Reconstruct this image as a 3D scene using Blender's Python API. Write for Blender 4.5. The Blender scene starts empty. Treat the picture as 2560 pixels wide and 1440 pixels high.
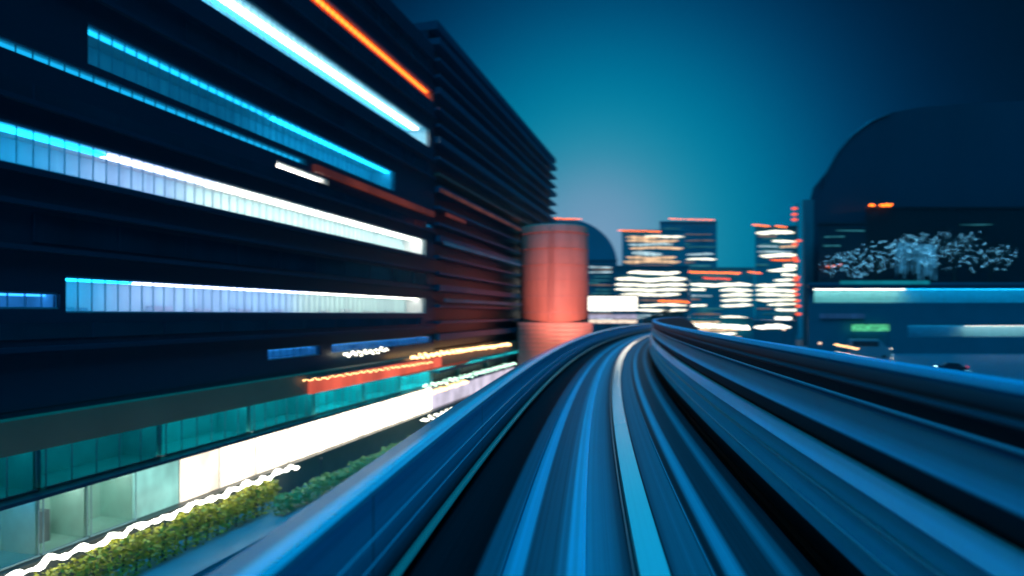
import bpy, bmesh, math, random
from mathutils import Vector, Matrix
random.seed(7)
S = bpy.context.scene
C = S.collection
F = 1500.0            # focal length in px of the 2560 px wide photograph
HOR = 785.0           # horizon row
CZ = 9.4              # camera height above the street
DK = 6.4              # guideway deck height

# ---------------------------------------------------------------- camera, world, sun
cam = bpy.data.cameras.new('camera'); co = bpy.data.objects.new('camera', cam); C.objects.link(co)
co.location = (0, 0, CZ); co.rotation_euler = (math.radians(90), 0, 0)
cam.sensor_width = 36; cam.lens = 36 * F / 2560; cam.shift_y = (HOR - 720) / 2560
cam.clip_start = 0.1; cam.clip_end = 6000
cam.dof.use_dof = True; cam.dof.focus_distance = 10.5
cam.dof.aperture_fstop = 0.40; cam.dof.aperture_ratio = 0.55
S.camera = co
S.view_settings.view_transform = 'Standard'; S.view_settings.look = 'None'
S.view_settings.exposure = 0; S.view_settings.gamma = 1
S.cycles.max_bounces = 6; S.cycles.diffuse_bounces = 3; S.cycles.glossy_bounces = 3
S.cycles.sample_clamp_indirect = 4
S.cycles.use_denoising = True

def lin(c):
    return tuple((x / 255 / 12.92) if x / 255 <= .04045 else ((x / 255 + .055) / 1.055) ** 2.4 for x in c) + (1,)

w = bpy.data.worlds.new('World'); S.world = w; w.use_nodes = True
nt = w.node_tree; nt.nodes.clear()
out = nt.nodes.new('ShaderNodeOutputWorld'); bg = nt.nodes.new('ShaderNodeBackground')
tc = nt.nodes.new('ShaderNodeTexCoord'); vm = nt.nodes.new('ShaderNodeVectorMath'); vm.operation = 'DOT_PRODUCT'
# the night sky glows round the bright city ahead and falls to navy away from it
gd = Vector(((1490 - 1280) / F, 1, (HOR - 610) / F)).normalized()
nrm = nt.nodes.new('ShaderNodeVectorMath'); nrm.operation = 'NORMALIZE'
vm.inputs[1].default_value = gd
ac = nt.nodes.new('ShaderNodeMath'); ac.operation = 'ARCCOSINE'
dv = nt.nodes.new('ShaderNodeMath'); dv.operation = 'DIVIDE'; dv.inputs[1].default_value = math.radians(45)
cr = nt.nodes.new('ShaderNodeValToRGB'); cr.color_ramp.interpolation = 'B_SPLINE'
nt.links.new(tc.outputs['Generated'], nrm.inputs[0]); nt.links.new(nrm.outputs[0], vm.inputs[0])
nt.links.new(vm.outputs['Value'], ac.inputs[0]); nt.links.new(ac.outputs[0], dv.inputs[0]); nt.links.new(dv.outputs[0], cr.inputs[0])
stops = [(0, (125, 162, 195)), (.10, (105, 156, 188)), (.18, (42, 145, 175)), (.27, (0, 132, 165)), (.37, (0, 104, 144)),
         (.47, (0, 68, 110)), (.57, (0, 38, 72)), (.67, (0, 17, 42)), (.80, (0, 7, 20)), (1, (0, 8, 22))]
el = cr.color_ramp.elements
while len(el) < len(stops): el.new(0.5)
for e, (p, c) in zip(el, stops): e.position = p; e.color = lin(c)
nt.links.new(cr.outputs[0], bg.inputs[0]); bg.inputs[1].default_value = 1.0
nt.links.new(bg.outputs[0], out.inputs[0])

sun = bpy.data.lights.new('sun', 'SUN'); so = bpy.data.objects.new('sun', sun); C.objects.link(so)
sun.energy = 2.8; sun.angle = math.radians(35); sun.color = (0.0, 0.50, 1.0)
so.rotation_euler = Vector((0.04, -0.32, 1)).to_track_quat('Z', 'Y').to_euler()

# ---------------------------------------------------------------- helpers
def mat(name, c, rough=.6, metal=0, var=.25, scale=1.5, stretch=(1, 1, 1), bump=0):
    m = bpy.data.materials.new(name); m.use_nodes = True; n = m.node_tree; b = n.nodes['Principled BSDF']
    t = n.nodes.new('ShaderNodeTexCoord'); mp = n.nodes.new('ShaderNodeMapping'); mp.inputs['Scale'].default_value = stretch
    no = n.nodes.new('ShaderNodeTexNoise'); no.inputs['Scale'].default_value = scale; no.inputs['Detail'].default_value = 5
    mx = n.nodes.new('ShaderNodeMix'); mx.data_type = 'RGBA'
    mx.inputs[6].default_value = tuple(x * (1 - var) for x in c) + (1,); mx.inputs[7].default_value = tuple(min(1, x * (1 + var)) for x in c) + (1,)
    n.links.new(t.outputs['Object'], mp.inputs[0]); n.links.new(mp.outputs[0], no.inputs[0]); n.links.new(no.outputs[0], mx.inputs[0])
    n.links.new(mx.outputs[2], b.inputs['Base Color']); b.inputs['Roughness'].default_value = rough; b.inputs['Metallic'].default_value = metal
    if bump:
        bp = n.nodes.new('ShaderNodeBump'); bp.inputs['Strength'].default_value = bump; bp.inputs['Distance'].default_value = .02
        n.links.new(no.outputs[0], bp.inputs['Height']); n.links.new(bp.outputs[0], b.inputs['Normal'])
    return m

def emi(name, c, s, var=.0, scale=1.0, stretch=(1, 1, 1), lo=.3):
    """a lit thing; var mixes in pane-to-pane variation along it"""
    m = bpy.data.materials.new(name); m.use_nodes = True; n = m.node_tree; b = n.nodes['Principled BSDF']
    b.inputs['Base Color'].default_value = (.05, .05, .05, 1); b.inputs['Roughness'].default_value = .4
    b.inputs['Emission Color'].default_value = lin(c); b.inputs['Emission Strength'].default_value = s
    if var:
        t = n.nodes.new('ShaderNodeTexCoord'); mp = n.nodes.new('ShaderNodeMapping'); mp.inputs['Scale'].default_value = stretch
        no = n.nodes.new('ShaderNodeTexNoise'); no.inputs['Scale'].default_value = scale; no.inputs['Detail'].default_value = 3
        mr = n.nodes.new('ShaderNodeMapRange'); mr.inputs['From Min'].default_value = .35; mr.inputs['From Max'].default_value = .65
        mr.inputs['To Min'].default_value = s * (1 - var); mr.inputs['To Max'].default_value = s * (1 + var * .6)
        n.links.new(t.outputs['Object'], mp.inputs[0]); n.links.new(mp.outputs[0], no.inputs[0]); n.links.new(no.outputs[0], mr.inputs[0])
        n.links.new(mr.outputs[0], b.inputs['Emission Strength'])
    return m

class MB:
    def __init__(s): s.v = []; s.f = []; s.uv = None
    def box(s, x0, x1, y0, y1, z0, z1):
        b = len(s.v); s.v += [(x0, y0, z0), (x1, y0, z0), (x1, y1, z0), (x0, y1, z0), (x0, y0, z1), (x1, y0, z1), (x1, y1, z1), (x0, y1, z1)]
        s.f += [tuple(b + i for i in q) for q in ((0, 3, 2, 1), (4, 5, 6, 7), (0, 1, 5, 4), (1, 2, 6, 5), (2, 3, 7, 6), (3, 0, 4, 7))]; return s
    def quad(s, *p):
        b = len(s.v); s.v += [tuple(q) for q in p]; s.f.append(tuple(range(b, b + len(p)))); return s
    def tube(s, pts, r, n=6, closed=True):
        b = len(s.v); k = len(pts)
        rs = r if isinstance(r, (list, tuple)) else [r] * k
        for i, p in enumerate(pts):
            p = Vector(p); d = (Vector(pts[min(i + 1, k - 1)]) - Vector(pts[max(i - 1, 0)])).normalized()
            a = d.cross(Vector((0, 0, 1)))
            if a.length < .05: a = Vector((1, 0, 0))
            a.normalize(); c = d.cross(a)
            for j in range(n):
                t = 2 * math.pi * j / n; s.v.append(tuple(p + (a * math.cos(t) + c * math.sin(t)) * rs[i]))
        for i in range(k - 1):
            for j in range(n):
                s.f.append((b + i * n + j, b + i * n + (j + 1) % n, b + (i + 1) * n + (j + 1) % n, b + (i + 1) * n + j))
        s.f.append(tuple(b + j for j in range(n))[::-1]); s.f.append(tuple(b + (k - 1) * n + j for j in range(n))); return s
    def lathe(s, prof, n=32, cx=0, cy=0):
        b = len(s.v)
        for r, z in prof:
            for j in range(n): t = 2 * math.pi * j / n; s.v.append((cx + r * math.cos(t), cy + r * math.sin(t), z))
        for i in range(len(prof) - 1):
            for j in range(n): s.f.append((b + i * n + j, b + i * n + (j + 1) % n, b + (i + 1) * n + (j + 1) % n, b + (i + 1) * n + j))
        s.f.append(tuple(b + j for j in range(n))[::-1]); s.f.append(tuple(b + (len(prof) - 1) * n + j for j in range(n))); return s
    def build(s, name, m, parent=None, smooth=False, bevel=0):
        me = bpy.data.meshes.new(name); me.from_pydata(s.v, [], s.f); me.validate(); me.update()
        me.materials.append(m); o = bpy.data.objects.new(name, me); C.objects.link(o)
        if parent: o.parent = parent
        if smooth: me.polygons.foreach_set('use_smooth', [True] * len(me.polygons))
        if bevel:
            bm = bmesh.new(); bm.from_mesh(me); bmesh.ops.bevel(bm, geom=bm.edges[:], offset=bevel, segments=2, affect='EDGES', profile=.5); bm.to_mesh(me); bm.free()
        return o

def thing(name, label, cat, loc=(0, 0, 0), rz=0, group=None):
    o = bpy.data.objects.new(name, None); C.objects.link(o); o.location = loc; o.rotation_euler = (0, 0, rz)
    o['label'] = label; o['category'] = cat
    if group: o['group'] = group
    return o
def tag(o, label, cat, group=None):
    o['label'] = label; o['category'] = cat
    if group: o['group'] = group
    return o
def struct(o): o['kind'] = 'structure'; return o

def P(px, py, Y):            # a point of the place at depth Y
    return Vector(((px - 1280) / F * Y, Y, CZ + (HOR - py) / F * Y))

# ---------------------------------------------------------------- ground, roads
m_ground = mat('ground_dark', (.01, .16, .2), .6, scale=.05)
m_asph = mat('asphalt_damp', (.005, .12, .18), .55, var=.35, scale=.35, stretch=(1, .25, 1), bump=.1)
m_pave = mat('pavement_stone', (.06, .34, .42), .4, scale=.8)  # teal glow of the street put into asphalt and pavement colours
m_kerb = mat('kerb_stone', (.1, .32, .40), .6)
g = MB().quad((-3000, -400, -.008), (3000, -400, -.008), (3000, 4000, -.008), (-3000, 4000, -.008)); struct(g.build('ground', m_ground))

TH = math.radians(73.65); VX, VY = math.cos(TH), math.sin(TH); NX, NY = VY, -VX
DD = 20.0
def sx(px, D=DD):
    r = (px - 1280) / F; return D * (NX + r * -NY) / (VX - r * VY)
def fac_h(px, py, D=DD):      # height above the street of the facade point seen at that row
    s = sx(px, D); Y = s * VY + D * VX; return CZ + (HOR - py) / F * Y
FO = (-DD * NX, -DD * NY, 0)
def H(h): return CZ + h * DD

r = bpy.data.objects  # noqa
rd = MB().quad((-40, -16, 0), (110, -16, 0), (110, -3, 0), (-40, -3, 0)).build('side_road', m_asph); rd.location = FO; rd.rotation_euler = (0, 0, TH); struct(rd)
pv = MB().box(-40, 110, -3, -.02, -.004, .13).build('pavement', m_pave); pv.location = FO; pv.rotation_euler = (0, 0, TH); struct(pv)
kb = MB().box(-40, 110, -3.16, -3.002, -.004, .15).build('kerb', m_kerb); kb.location = FO; kb.rotation_euler = (0, 0, TH); struct(kb)
rr = MB().quad((25, 55, .004), (260, 40, .004), (260, 150, .004), (28, 175, .004)).build('road', m_asph); struct(rr)

# ---------------------------------------------------------------- guideway
def path(Y): return .1073 * Y + (Y * Y / 742 if Y > 0 else 0)
def zed(Y): return DK - (.0035 * (Y - 105) ** 2 if Y > 105 else 0)
YS = [-12, -6, -3, 0, 2, 4] + [5 + i * 1.5 for i in range(96)]
def sweep(prof, name, m, parent=None, smooth=False, seg=None, vspan=None):
    """prof: closed or open list of (offset, height above the deck), swept along the curve, with uv = (metres along, profile position)"""
    k = len(prof); v = []; f = []
    ys = seg or YS
    for Y in ys:
        x = path(Y); z = zed(Y)
        for (dx, h) in prof: v.append((x + dx, Y, z + h))
    L = [0]
    for i in range(1, k): L.append(L[-1] + math.hypot(prof[i][0] - prof[i - 1][0], prof[i][1] - prof[i - 1][1]))
    for i in range(len(ys) - 1):
        for j in range(k - 1): f.append((i * k + j, i * k + j + 1, (i + 1) * k + j + 1, (i + 1) * k + j))
    me = bpy.data.meshes.new(name); me.from_pydata(v, [], f)
    uv = me.uv_layers.new(name='UVMap')
    for p in me.polygons:
        for li in p.loop_indices:
            vi = me.loops[li].vertex_index; uv.data[li].uv = (ys[vi // k], L[vi % k] if vspan is None else (prof[vi % k][vspan[2]] - vspan[0]) / (vspan[1] - vspan[0]))
    me.update(); me.materials.append(m)
    if smooth: me.polygons.foreach_set('use_smooth', [True] * len(me.polygons))
    o = bpy.data.objects.new(name, me); C.objects.link(o)
    if parent: o.parent = parent
    return o

def rampmat(name, stops, rough=.45, streak=.35, su=.03, sv=60, joints=0, spec=.04, tint=(.03, .72, 1.0)):  # tint puts the blue cast of the light into the albedo
    """lines of wear and paint, plus painted highlights and shadows, along the guideway: albedo by position across the surface, with stretched stains"""
    m = bpy.data.materials.new(name); m.use_nodes = True; n = m.node_tree; b = n.nodes['Principled BSDF']
    t = n.nodes.new('ShaderNodeUVMap'); sp = n.nodes.new('ShaderNodeSeparateXYZ'); n.links.new(t.outputs[0], sp.inputs[0])
    cr = n.nodes.new('ShaderNodeValToRGB'); e = cr.color_ramp.elements
    while len(e) < len(stops): e.new(.5)
    for q, (p, a) in zip(e, stops): q.position = p; q.color = (a * tint[0], a * tint[1], a * tint[2], 1) if not isinstance(a, tuple) else a + (1,)
    n.links.new(sp.outputs['Y'], cr.inputs[0])
    mp = n.nodes.new('ShaderNodeMapping'); mp.inputs['Scale'].default_value = (su, sv, 1)
    no = n.nodes.new('ShaderNodeTexNoise'); no.inputs['Scale'].default_value = 1; no.inputs['Detail'].default_value = 4
    n.links.new(t.outputs[0], mp.inputs[0]); n.links.new(mp.outputs[0], no.inputs[0])
    mr = n.nodes.new('ShaderNodeMapRange'); mr.inputs['From Min'].default_value = .3; mr.inputs['From Max'].default_value = .7
    mr.inputs['To Min'].default_value = 1 - streak; mr.inputs['To Max'].default_value = 1 + streak
    n.links.new(no.outputs[0], mr.inputs[0])
    mx = n.nodes.new('ShaderNodeVectorMath'); mx.operation = 'SCALE'
    n.links.new(cr.outputs[0], mx.inputs[0]); n.links.new(mr.outputs[0], mx.inputs['Scale'])
    last = mx.outputs[0]
    if joints:
        fr = n.nodes.new('ShaderNodeMath'); fr.operation = 'PINGPONG'; fr.inputs[1].default_value = joints
        cp = n.nodes.new('ShaderNodeMath'); cp.operation = 'GREATER_THAN'; cp.inputs[1].default_value = .03
        n.links.new(sp.outputs['X'], fr.inputs[0]); n.links.new(fr.outputs[0], cp.inputs[0])
        ad = n.nodes.new('ShaderNodeMath'); ad.operation = 'MULTIPLY_ADD'; ad.inputs[1].default_value = .4; ad.inputs[2].default_value = .6
        n.links.new(cp.outputs[0], ad.inputs[0])
        m2 = n.nodes.new('ShaderNodeVectorMath'); m2.operation = 'SCALE'; n.links.new(last, m2.inputs[0]); n.links.new(ad.outputs[0], m2.inputs['Scale']); last = m2.outputs[0]
    n.links.new(last, b.inputs['Base Color']); b.inputs['Roughness'].default_value = rough
    b.inputs['Specular IOR Level'].default_value = spec
    return m

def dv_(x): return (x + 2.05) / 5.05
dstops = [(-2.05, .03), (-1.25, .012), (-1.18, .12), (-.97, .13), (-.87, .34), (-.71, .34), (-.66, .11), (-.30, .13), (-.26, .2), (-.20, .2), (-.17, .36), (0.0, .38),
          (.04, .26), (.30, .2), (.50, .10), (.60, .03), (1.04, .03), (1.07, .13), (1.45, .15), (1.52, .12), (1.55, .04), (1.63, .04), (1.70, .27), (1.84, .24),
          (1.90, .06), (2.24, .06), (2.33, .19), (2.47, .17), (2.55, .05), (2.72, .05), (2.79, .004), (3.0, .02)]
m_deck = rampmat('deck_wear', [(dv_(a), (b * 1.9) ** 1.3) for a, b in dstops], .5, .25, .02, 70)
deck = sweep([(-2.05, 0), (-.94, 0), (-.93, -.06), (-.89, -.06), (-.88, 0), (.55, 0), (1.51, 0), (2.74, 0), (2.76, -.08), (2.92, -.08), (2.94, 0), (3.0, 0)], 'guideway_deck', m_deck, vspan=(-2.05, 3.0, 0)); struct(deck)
m_under = mat('beam_concrete', (.006, .035, .055), .7)
und = sweep([(-2.6, 1.12), (-2.6, -.45), (-1.6, -.9), (-1.4, -1.9), (2.3, -1.9), (2.5, -.9), (3.35, -.45), (3.35, 2.2)], 'guideway_beam', m_under); struct(und)

# centre guide strips
m_white = rampmat('white_guide_paint', [(0, .55), (.08, .8), (.9, .82), (1, .5)], .16, .06, .05, 30, spec=1, tint=(.12, .95, 1))
bw = m_white.node_tree.nodes['Principled BSDF']; bw.inputs['Coat Weight'].default_value = 1; bw.inputs['Coat Roughness'].default_value = .12
t = thing('guide_rail', 'broad pale running strip curving up the middle of the guideway', 'rail')
sweep([(.64, .002), (.66, .06), (1.0, .06), (1.02, .002)], 'running_surface', m_white, t, vspan=(.64, 1.02, 0))
m_edge = mat('rail_steel', (.35, .4, .45), .3, 1)
sweep([(.585, .002), (.585, .03), (.61, .03), (.61, .002)], 'edge_angle', m_edge, t)
m_thin = rampmat('thin_rail_paint', [(0, .8), (1, .8)], .3, .05)
t = thing('thin_rail', 'thin bright steel rail left of the broad pale strip', 'rail')
sweep([(.005, .002), (.01, .035), (.035, .035), (.04, .002)], 'rail_head', m_thin, t)
t = thing('thin_rail', 'thin dull steel rail right of the broad pale strip', 'rail')
sweep([(1.49, .002), (1.495, .03), (1.515, .03), (1.52, .002)], 'rail_head', rampmat('dull_rail', [(0, .3), (1, .3)], .4), t)

def pipe(parent, name, dx, h, rad, m, n=8, seg=None):
    pr = [(dx + rad * math.cos(2 * math.pi * j / n), h + rad * math.sin(2 * math.pi * j / n)) for j in range(n + 1)]
    return sweep(pr, name, m, parent, smooth=True, seg=seg)

# left parapet
lp = thing('parapet_wall', 'low concrete parapet wall along the left side of the guideway', 'wall')
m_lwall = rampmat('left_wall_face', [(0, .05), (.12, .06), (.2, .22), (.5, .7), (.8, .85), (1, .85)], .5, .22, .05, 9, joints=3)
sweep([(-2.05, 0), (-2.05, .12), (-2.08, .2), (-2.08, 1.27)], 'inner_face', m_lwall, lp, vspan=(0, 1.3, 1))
m_cap = rampmat('cap_stone', [(0, .95), (.2, .9), (.28, .34), (1, .16)], .25, .15, .05, 20, spec=.35, tint=(.05, .8, 1))  # bright inner edge is a highlight painted into the coping colour
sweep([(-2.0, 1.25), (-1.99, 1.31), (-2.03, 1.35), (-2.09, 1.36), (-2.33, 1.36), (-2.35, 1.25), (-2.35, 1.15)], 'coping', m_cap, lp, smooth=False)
m_dark = mat('dark_trough', (.002, .012, .02), .9)
sweep([(-2.35, 1.17), (-2.5, 1.12), (-2.6, 1.12)], 'cable_trough', m_dark, lp)
m_pipe = rampmat('pipe_paint', [(0, .45), (1, .45)], .35, .1)
pipe(lp, 'conduit', -2.52, 1.145, .02, m_pipe)
pipe(lp, 'cable_pipe', -2.0, .19, .06, rampmat('teal_pipe', [(0, (.32, .42, .36)), (1, (.32, .42, .36))], .3, .1))
pipe(lp, 'handrail', -1.97, .62, .018, m_pipe)
pipe(lp, 'handrail', -1.97, .86, .018, m_pipe)
# right barrier
rw = thing('barrier_wall', 'tall ribbed barrier wall with cable ducts along the right side of the guideway', 'wall')
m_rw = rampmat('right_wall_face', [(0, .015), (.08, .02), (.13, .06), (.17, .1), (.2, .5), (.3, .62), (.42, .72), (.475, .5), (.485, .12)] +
               [(.50, .85), (.555, .9), (.565, .02), (.585, .05), (.655, .06), (.662, .01), (.68, .7), (.74, .5), (.79, .3), (.81, .03), (.88, .03), (.89, .16), (.905, .16), (.91, .02), (.93, .14), (.97, .3), (.985, .7), (1, .7)], .5, .3, .03, 12, tint=(.0, .62, 1))  # shadow lines under the ledges are painted into this ramp
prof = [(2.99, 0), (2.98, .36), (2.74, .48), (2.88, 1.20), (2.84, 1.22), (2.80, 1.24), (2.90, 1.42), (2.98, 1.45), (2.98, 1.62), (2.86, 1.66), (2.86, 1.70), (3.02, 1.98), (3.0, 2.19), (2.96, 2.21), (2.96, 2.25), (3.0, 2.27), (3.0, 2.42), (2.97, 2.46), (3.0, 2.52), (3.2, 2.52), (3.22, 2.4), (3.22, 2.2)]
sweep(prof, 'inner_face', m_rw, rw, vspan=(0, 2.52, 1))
m_duct = rampmat('duct_cover', [(0, .85), (1, .95)], .35, .22, .12, 6, tint=(.02, .66, 1))
sweep([(2.86, 1.215), (2.80, 1.22), (2.78, 1.24), (2.88, 1.41), (2.91, 1.43), (2.98, 1.44)], 'cable_duct', m_duct, rw)
pipe(rw, 'cable_pipe', 2.82, .95, .03, m_pipe)
pipe(rw, 'cable_pipe', 2.76, .70, .02, m_pipe)
pipe(rw, 'cable_pipe', 2.93, 2.08, .02, m_pipe)
# piers carrying the guideway
for i, Y in enumerate((22, 60, 98)):
    p = thing('guideway_pier', ['round concrete pier under the nearest guideway span', 'round concrete pier under the middle of the curve', 'round concrete pier under the far end of the curve'][i], 'pier', (path(Y) + .45, Y, 0), group='piers under the guideway')
    MB().lathe([(1.1, 0), (1.1, 3.4), (1.6, zed(Y) - 1.92)], 20).build('shaft', m_under, p, smooth=True)

# ---------------------------------------------------------------- left facade
m_dkwall = mat('dark_cladding', (.006, .045, .08), .35, var=.4, scale=.15, stretch=(.2, 1, 2.5))
m_ledge = mat('floor_edge', (.01, .05, .09), .3, var=.3, scale=.3)
m_room = mat('room_white', (.75, .78, .8), .7, var=.1)
def stripes(name, c0, c1, sc):
    """pleated blinds: vertical folds of lighter and darker cloth"""
    return mat(name, tuple((a + b) / 2 for a, b in zip(c0, c1)), .8, var=.38, scale=sc, stretch=(1, .0, .02))
m_blind = stripes('pleated_blind', (.35, .62, .82), (.6, .82, .95), 2.2)
m_mull = mat('mullion', (.3, .55, .65), .4)
def grid_wall(parent, name, m, s0, s1, z0, z1, holes, y=0.0, thick=.3):
    xs = sorted({s0, s1} | {a for h in holes for a in h[:2]}); zs = sorted({z0, z1} | {a for h in holes for a in h[2:4]})
    mb = MB(); idx = {}
    for i, x in enumerate(xs):
        for j, z in enumerate(zs): idx[i, j] = len(mb.v); mb.v.append((x, y, z))
    for i in range(len(xs) - 1):
        for j in range(len(zs) - 1):
            cx, cz = (xs[i] + xs[i + 1]) / 2, (zs[j] + zs[j + 1]) / 2
            if any(h[0] < cx < h[1] and h[2] < cz < h[3] for h in holes): continue
            mb.f.append((idx[i, j], idx[i + 1, j], idx[i + 1, j + 1], idx[i, j + 1]))
    o = mb.build(name, m, parent); md = o.modifiers.new('solid', 'SOLIDIFY'); md.thickness = thick; md.offset = -1
    return o
m_roll = mat('roller_cloth', (.45, .75, .88), .8, var=.2, scale=2)
m_cab = mat('cabinet_wood', (.18, .26, .3), .6)
m_cab2 = mat('pale_cabinet', (.5, .62, .7), .6)
def room(parent, s0, s1, z0, z1, tubes, depth=2.2, wall=None, mull=.5, name='lit_gallery', bars=True, blind=None):
    """a real recessed room behind the facade lit by ceiling tubes; tubes: (s0, s1, depth, width, material)"""
    e = .002; y0, y1 = .31, depth; mb = MB(); W = wall or m_room
    mb.quad((s0, y0, z0 + e), (s1, y0, z0 + e), (s1, y1, z0 + e), (s0, y1, z0 + e)); mb.quad((s0, y0, z1 - e), (s0, y1, z1 - e), (s1, y1, z1 - e), (s1, y0, z1 - e))
    mb.quad((s0, y1, z0), (s1, y1, z0), (s1, y1, z1), (s0, y1, z1)); mb.quad((s0, y0, z0), (s0, y1, z0), (s0, y1, z1), (s0, y0, z1)); mb.quad((s1, y0, z0), (s1, y0, z1), (s1, y1, z1), (s1, y1, z0))
    g = mb.build(name, W, parent)
    for (a, b, yy, ww, m) in tubes:
        n = max(1, round((b - a) / 6)); st = (b - a) / n
        for i in range(n):
            MB().box(a + i * st + .05, a + (i + 1) * st - .05, yy, yy + ww, z1 - .12, z1 - .04).build('tube_lamp', m, g)
    if blind:
        MB().quad((s0, y1 - .03, z0 + .02), (s1, y1 - .03, z0 + .02), (s1, y1 - .03, z1 - .02), (s0, y1 - .03, z1 - .02)).build('blind', blind, g)
    if blind and s1 - s0 > 6:
        n = int((s1 - s0) / 1.1); rb = random.Random(int(s0 * 10) + 5)
        for i in range(n):
            if rb.random() < .0:
                x = s0 + (s1 - s0) * i / n; hgt = (z1 - z0) * rb.uniform(.12, .35)
                MB().box(x + .04, x + 1.02, .24, .26, z1 - hgt, z1 - .02).build('roller_blind', m_roll, g)
        for i in range(int((s1 - s0) / 3)):
            x = s0 + 1 + i * 3 + rb.uniform(-.8, .8); MB().box(x, x + rb.uniform(.4, 1.4), depth - .6, depth - .2, z0 + .01, z0 + rb.uniform(.12, .3)).build('cabinet', m_cab2, g)
    if bars:
        mb = MB(); mb.box(s0, s1, .1, .18, z0 + .003, z0 + .06); mb.box(s0, s1, .1, .18, z1 - .06, z1 - .003)
        n = max(1, int((s1 - s0) / mull))
        for i in range(n + 1):
            x = s0 + (s1 - s0) * i / n; x = min(max(x, s0 + .03), s1 - .03); mb.box(x - .013, x + .013, .11, .15, z0 + .05, z1 - .05)
        mb.build('mullion_frame', m_mull, g)
    return g

T_cy = lambda s: emi('tube_cyan', (20, 165, 225), s); T_wh = lambda s: emi('tube_white', (255, 246, 230), s); T_bl = lambda s: emi('tube_blue', (40, 130, 220), s)
t_cy, t_cyd, t_wh, t_whb, t_bl, t_pink = T_cy(7), T_cy(2.4), T_wh(7), T_wh(11), T_bl(4), emi('tube_rosy', (190, 200, 245), 8)
t_or = emi('tube_orange', (255, 130, 40), 3.5)

A = thing('office_block', 'huge dark office block on the left with long lit ribbon windows', 'building', FO, TH)
SE = sx(1085); SA0 = -14.0
S4 = (sx(165), sx(1065), H(.002), H(.064)); S4b = (-14 + .5, sx(165) - .2, H(.008), H(.035))
S3 = (sx(-200), sx(1065), H(.232), H(.297)); S2 = (sx(220), sx(988), H(.435), H(.508)); S1 = (SA0 + .5, sx(1075), H(.672), H(.745)); S5 = (SA0 + .6, sx(1098) - 1.2, H(.866), H(.914))
S2b = (sx(-150), sx(770), H(.405), H(.424))
SM = (sx(692), sx(822), H(.372), H(.392)); SW = (sx(1010), sx(1080) , H(.348), H(.362))
SD1 = (sx(670), sx(802), H(-.116), H(-.088)); SD2 = (sx(830), sx(1080), H(-.116), H(-.088))
holes = [S4, S4b, S3, S2, S1, S5, S2b, SM, SW, SD1, SD2]
grid_wall(A, 'facade', m_dkwall, SA0, SE, H(-.15), H(1.1), holes)
MB().box(SA0, SE, 2.6, 30, 0, H(1.1)).build('core', m_dkwall, A)
MB().box(SA0, SE - .02, .3, 2.6, H(1.1) - .3, H(1.1)).build('roof_edge', m_dkwall, A)
def split(a, b, f): return a + (b - a) * f
room(A, *S4, [(split(S4[0], S4[1], .0), sx(370), .7, .3, t_cy), (sx(370), sx(800), .7, .35, t_pink), (sx(800), S4[1], .7, .35, t_wh)], blind=m_blind, depth=1.8)
room(A, *S4b, [(S4b[0], S4b[1], .6, .2, t_bl)], depth=1.5)
room(A, *S3, [(S3[0], sx(300), .6, .35, t_cy), (sx(300), sx(560), .6, .4, t_pink), (sx(560), S3[1], .6, .5, t_whb)], blind=m_blind, depth=2.0)
room(A, *S2, [(S2[0], sx(700), .5, .2, t_cyd), (sx(700), S2[1], .5, .25, t_cy)], blind=m_blind, depth=1.8)
room(A, *S2b, [(S2b[0], S2b[1], .5, .2, T_cy(1.3))], depth=1.2)
room(A, *S1, [(S1[0], S1[1] - .6, .8, .4, t_whb), (S1[0], S1[1] - .6, 1.5, .12, t_cy)], wall=mat('room_cyan', (.35, .7, .85), .7), depth=2.2)
room(A, *S5, [(S5[0], S5[1], .5, .25, t_or)], wall=mat('room_orange', (.9, .30, .06), .7), depth=1.0)
room(A, *SM, [(SM[0], SM[1], .6, .15, t_wh)], depth=1.4, mull=.8)
room(A, *SW, [(SW[0], SW[1], .6, .2, t_cy)], depth=1.4)
room(A, *SD1, [(SD1[0], SD1[1], .6, .08, t_bl)], depth=1.4, blind=m_blind)
room(A, *SD2, [(SD2[0], SD2[1], .6, .08, t_bl)], depth=1.4, blind=m_blind)
for h in (-.06, .1, .17, .22, .33, .55, .62, .80, .96, 1.03):
    MB().box(SA0, SE, -.22, -.003, H(h), H(h) + .16).build('floor_ledge', m_ledge, A)
m_dkr = mat('unlit_glass', (.004, .05, .08), .12, var=.5, scale=.5, stretch=(1, 1, .2))
for a, b, h0, h1 in ((-8, 43, -.04, -.015), (14, 44, .115, .16), (2, 44, .335, .365), (20, 44, .56, .61), (18, 44, .81, .85), (30, 44, .97, 1.02)):
    f = MB().box(a, b, -.03, -.004, H(h0), H(h1)).build('unlit_window', m_dkr, A)
    for i in range(int((b - a) / 3)): MB().box(a + i * 3, a + i * 3 + .06, -.05, -.031, H(h0), H(h1)).build('mullion', m_ledge, f)
# brown-red lit lines low on the facade of the block
m_rust = emi('rust_led', (150, 62, 40), .35, .5, .25)
MB().box(sx(780), sx(1080), -.25, -.004, H(.395), H(.415)).build('led_strip', m_rust, A)

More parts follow.
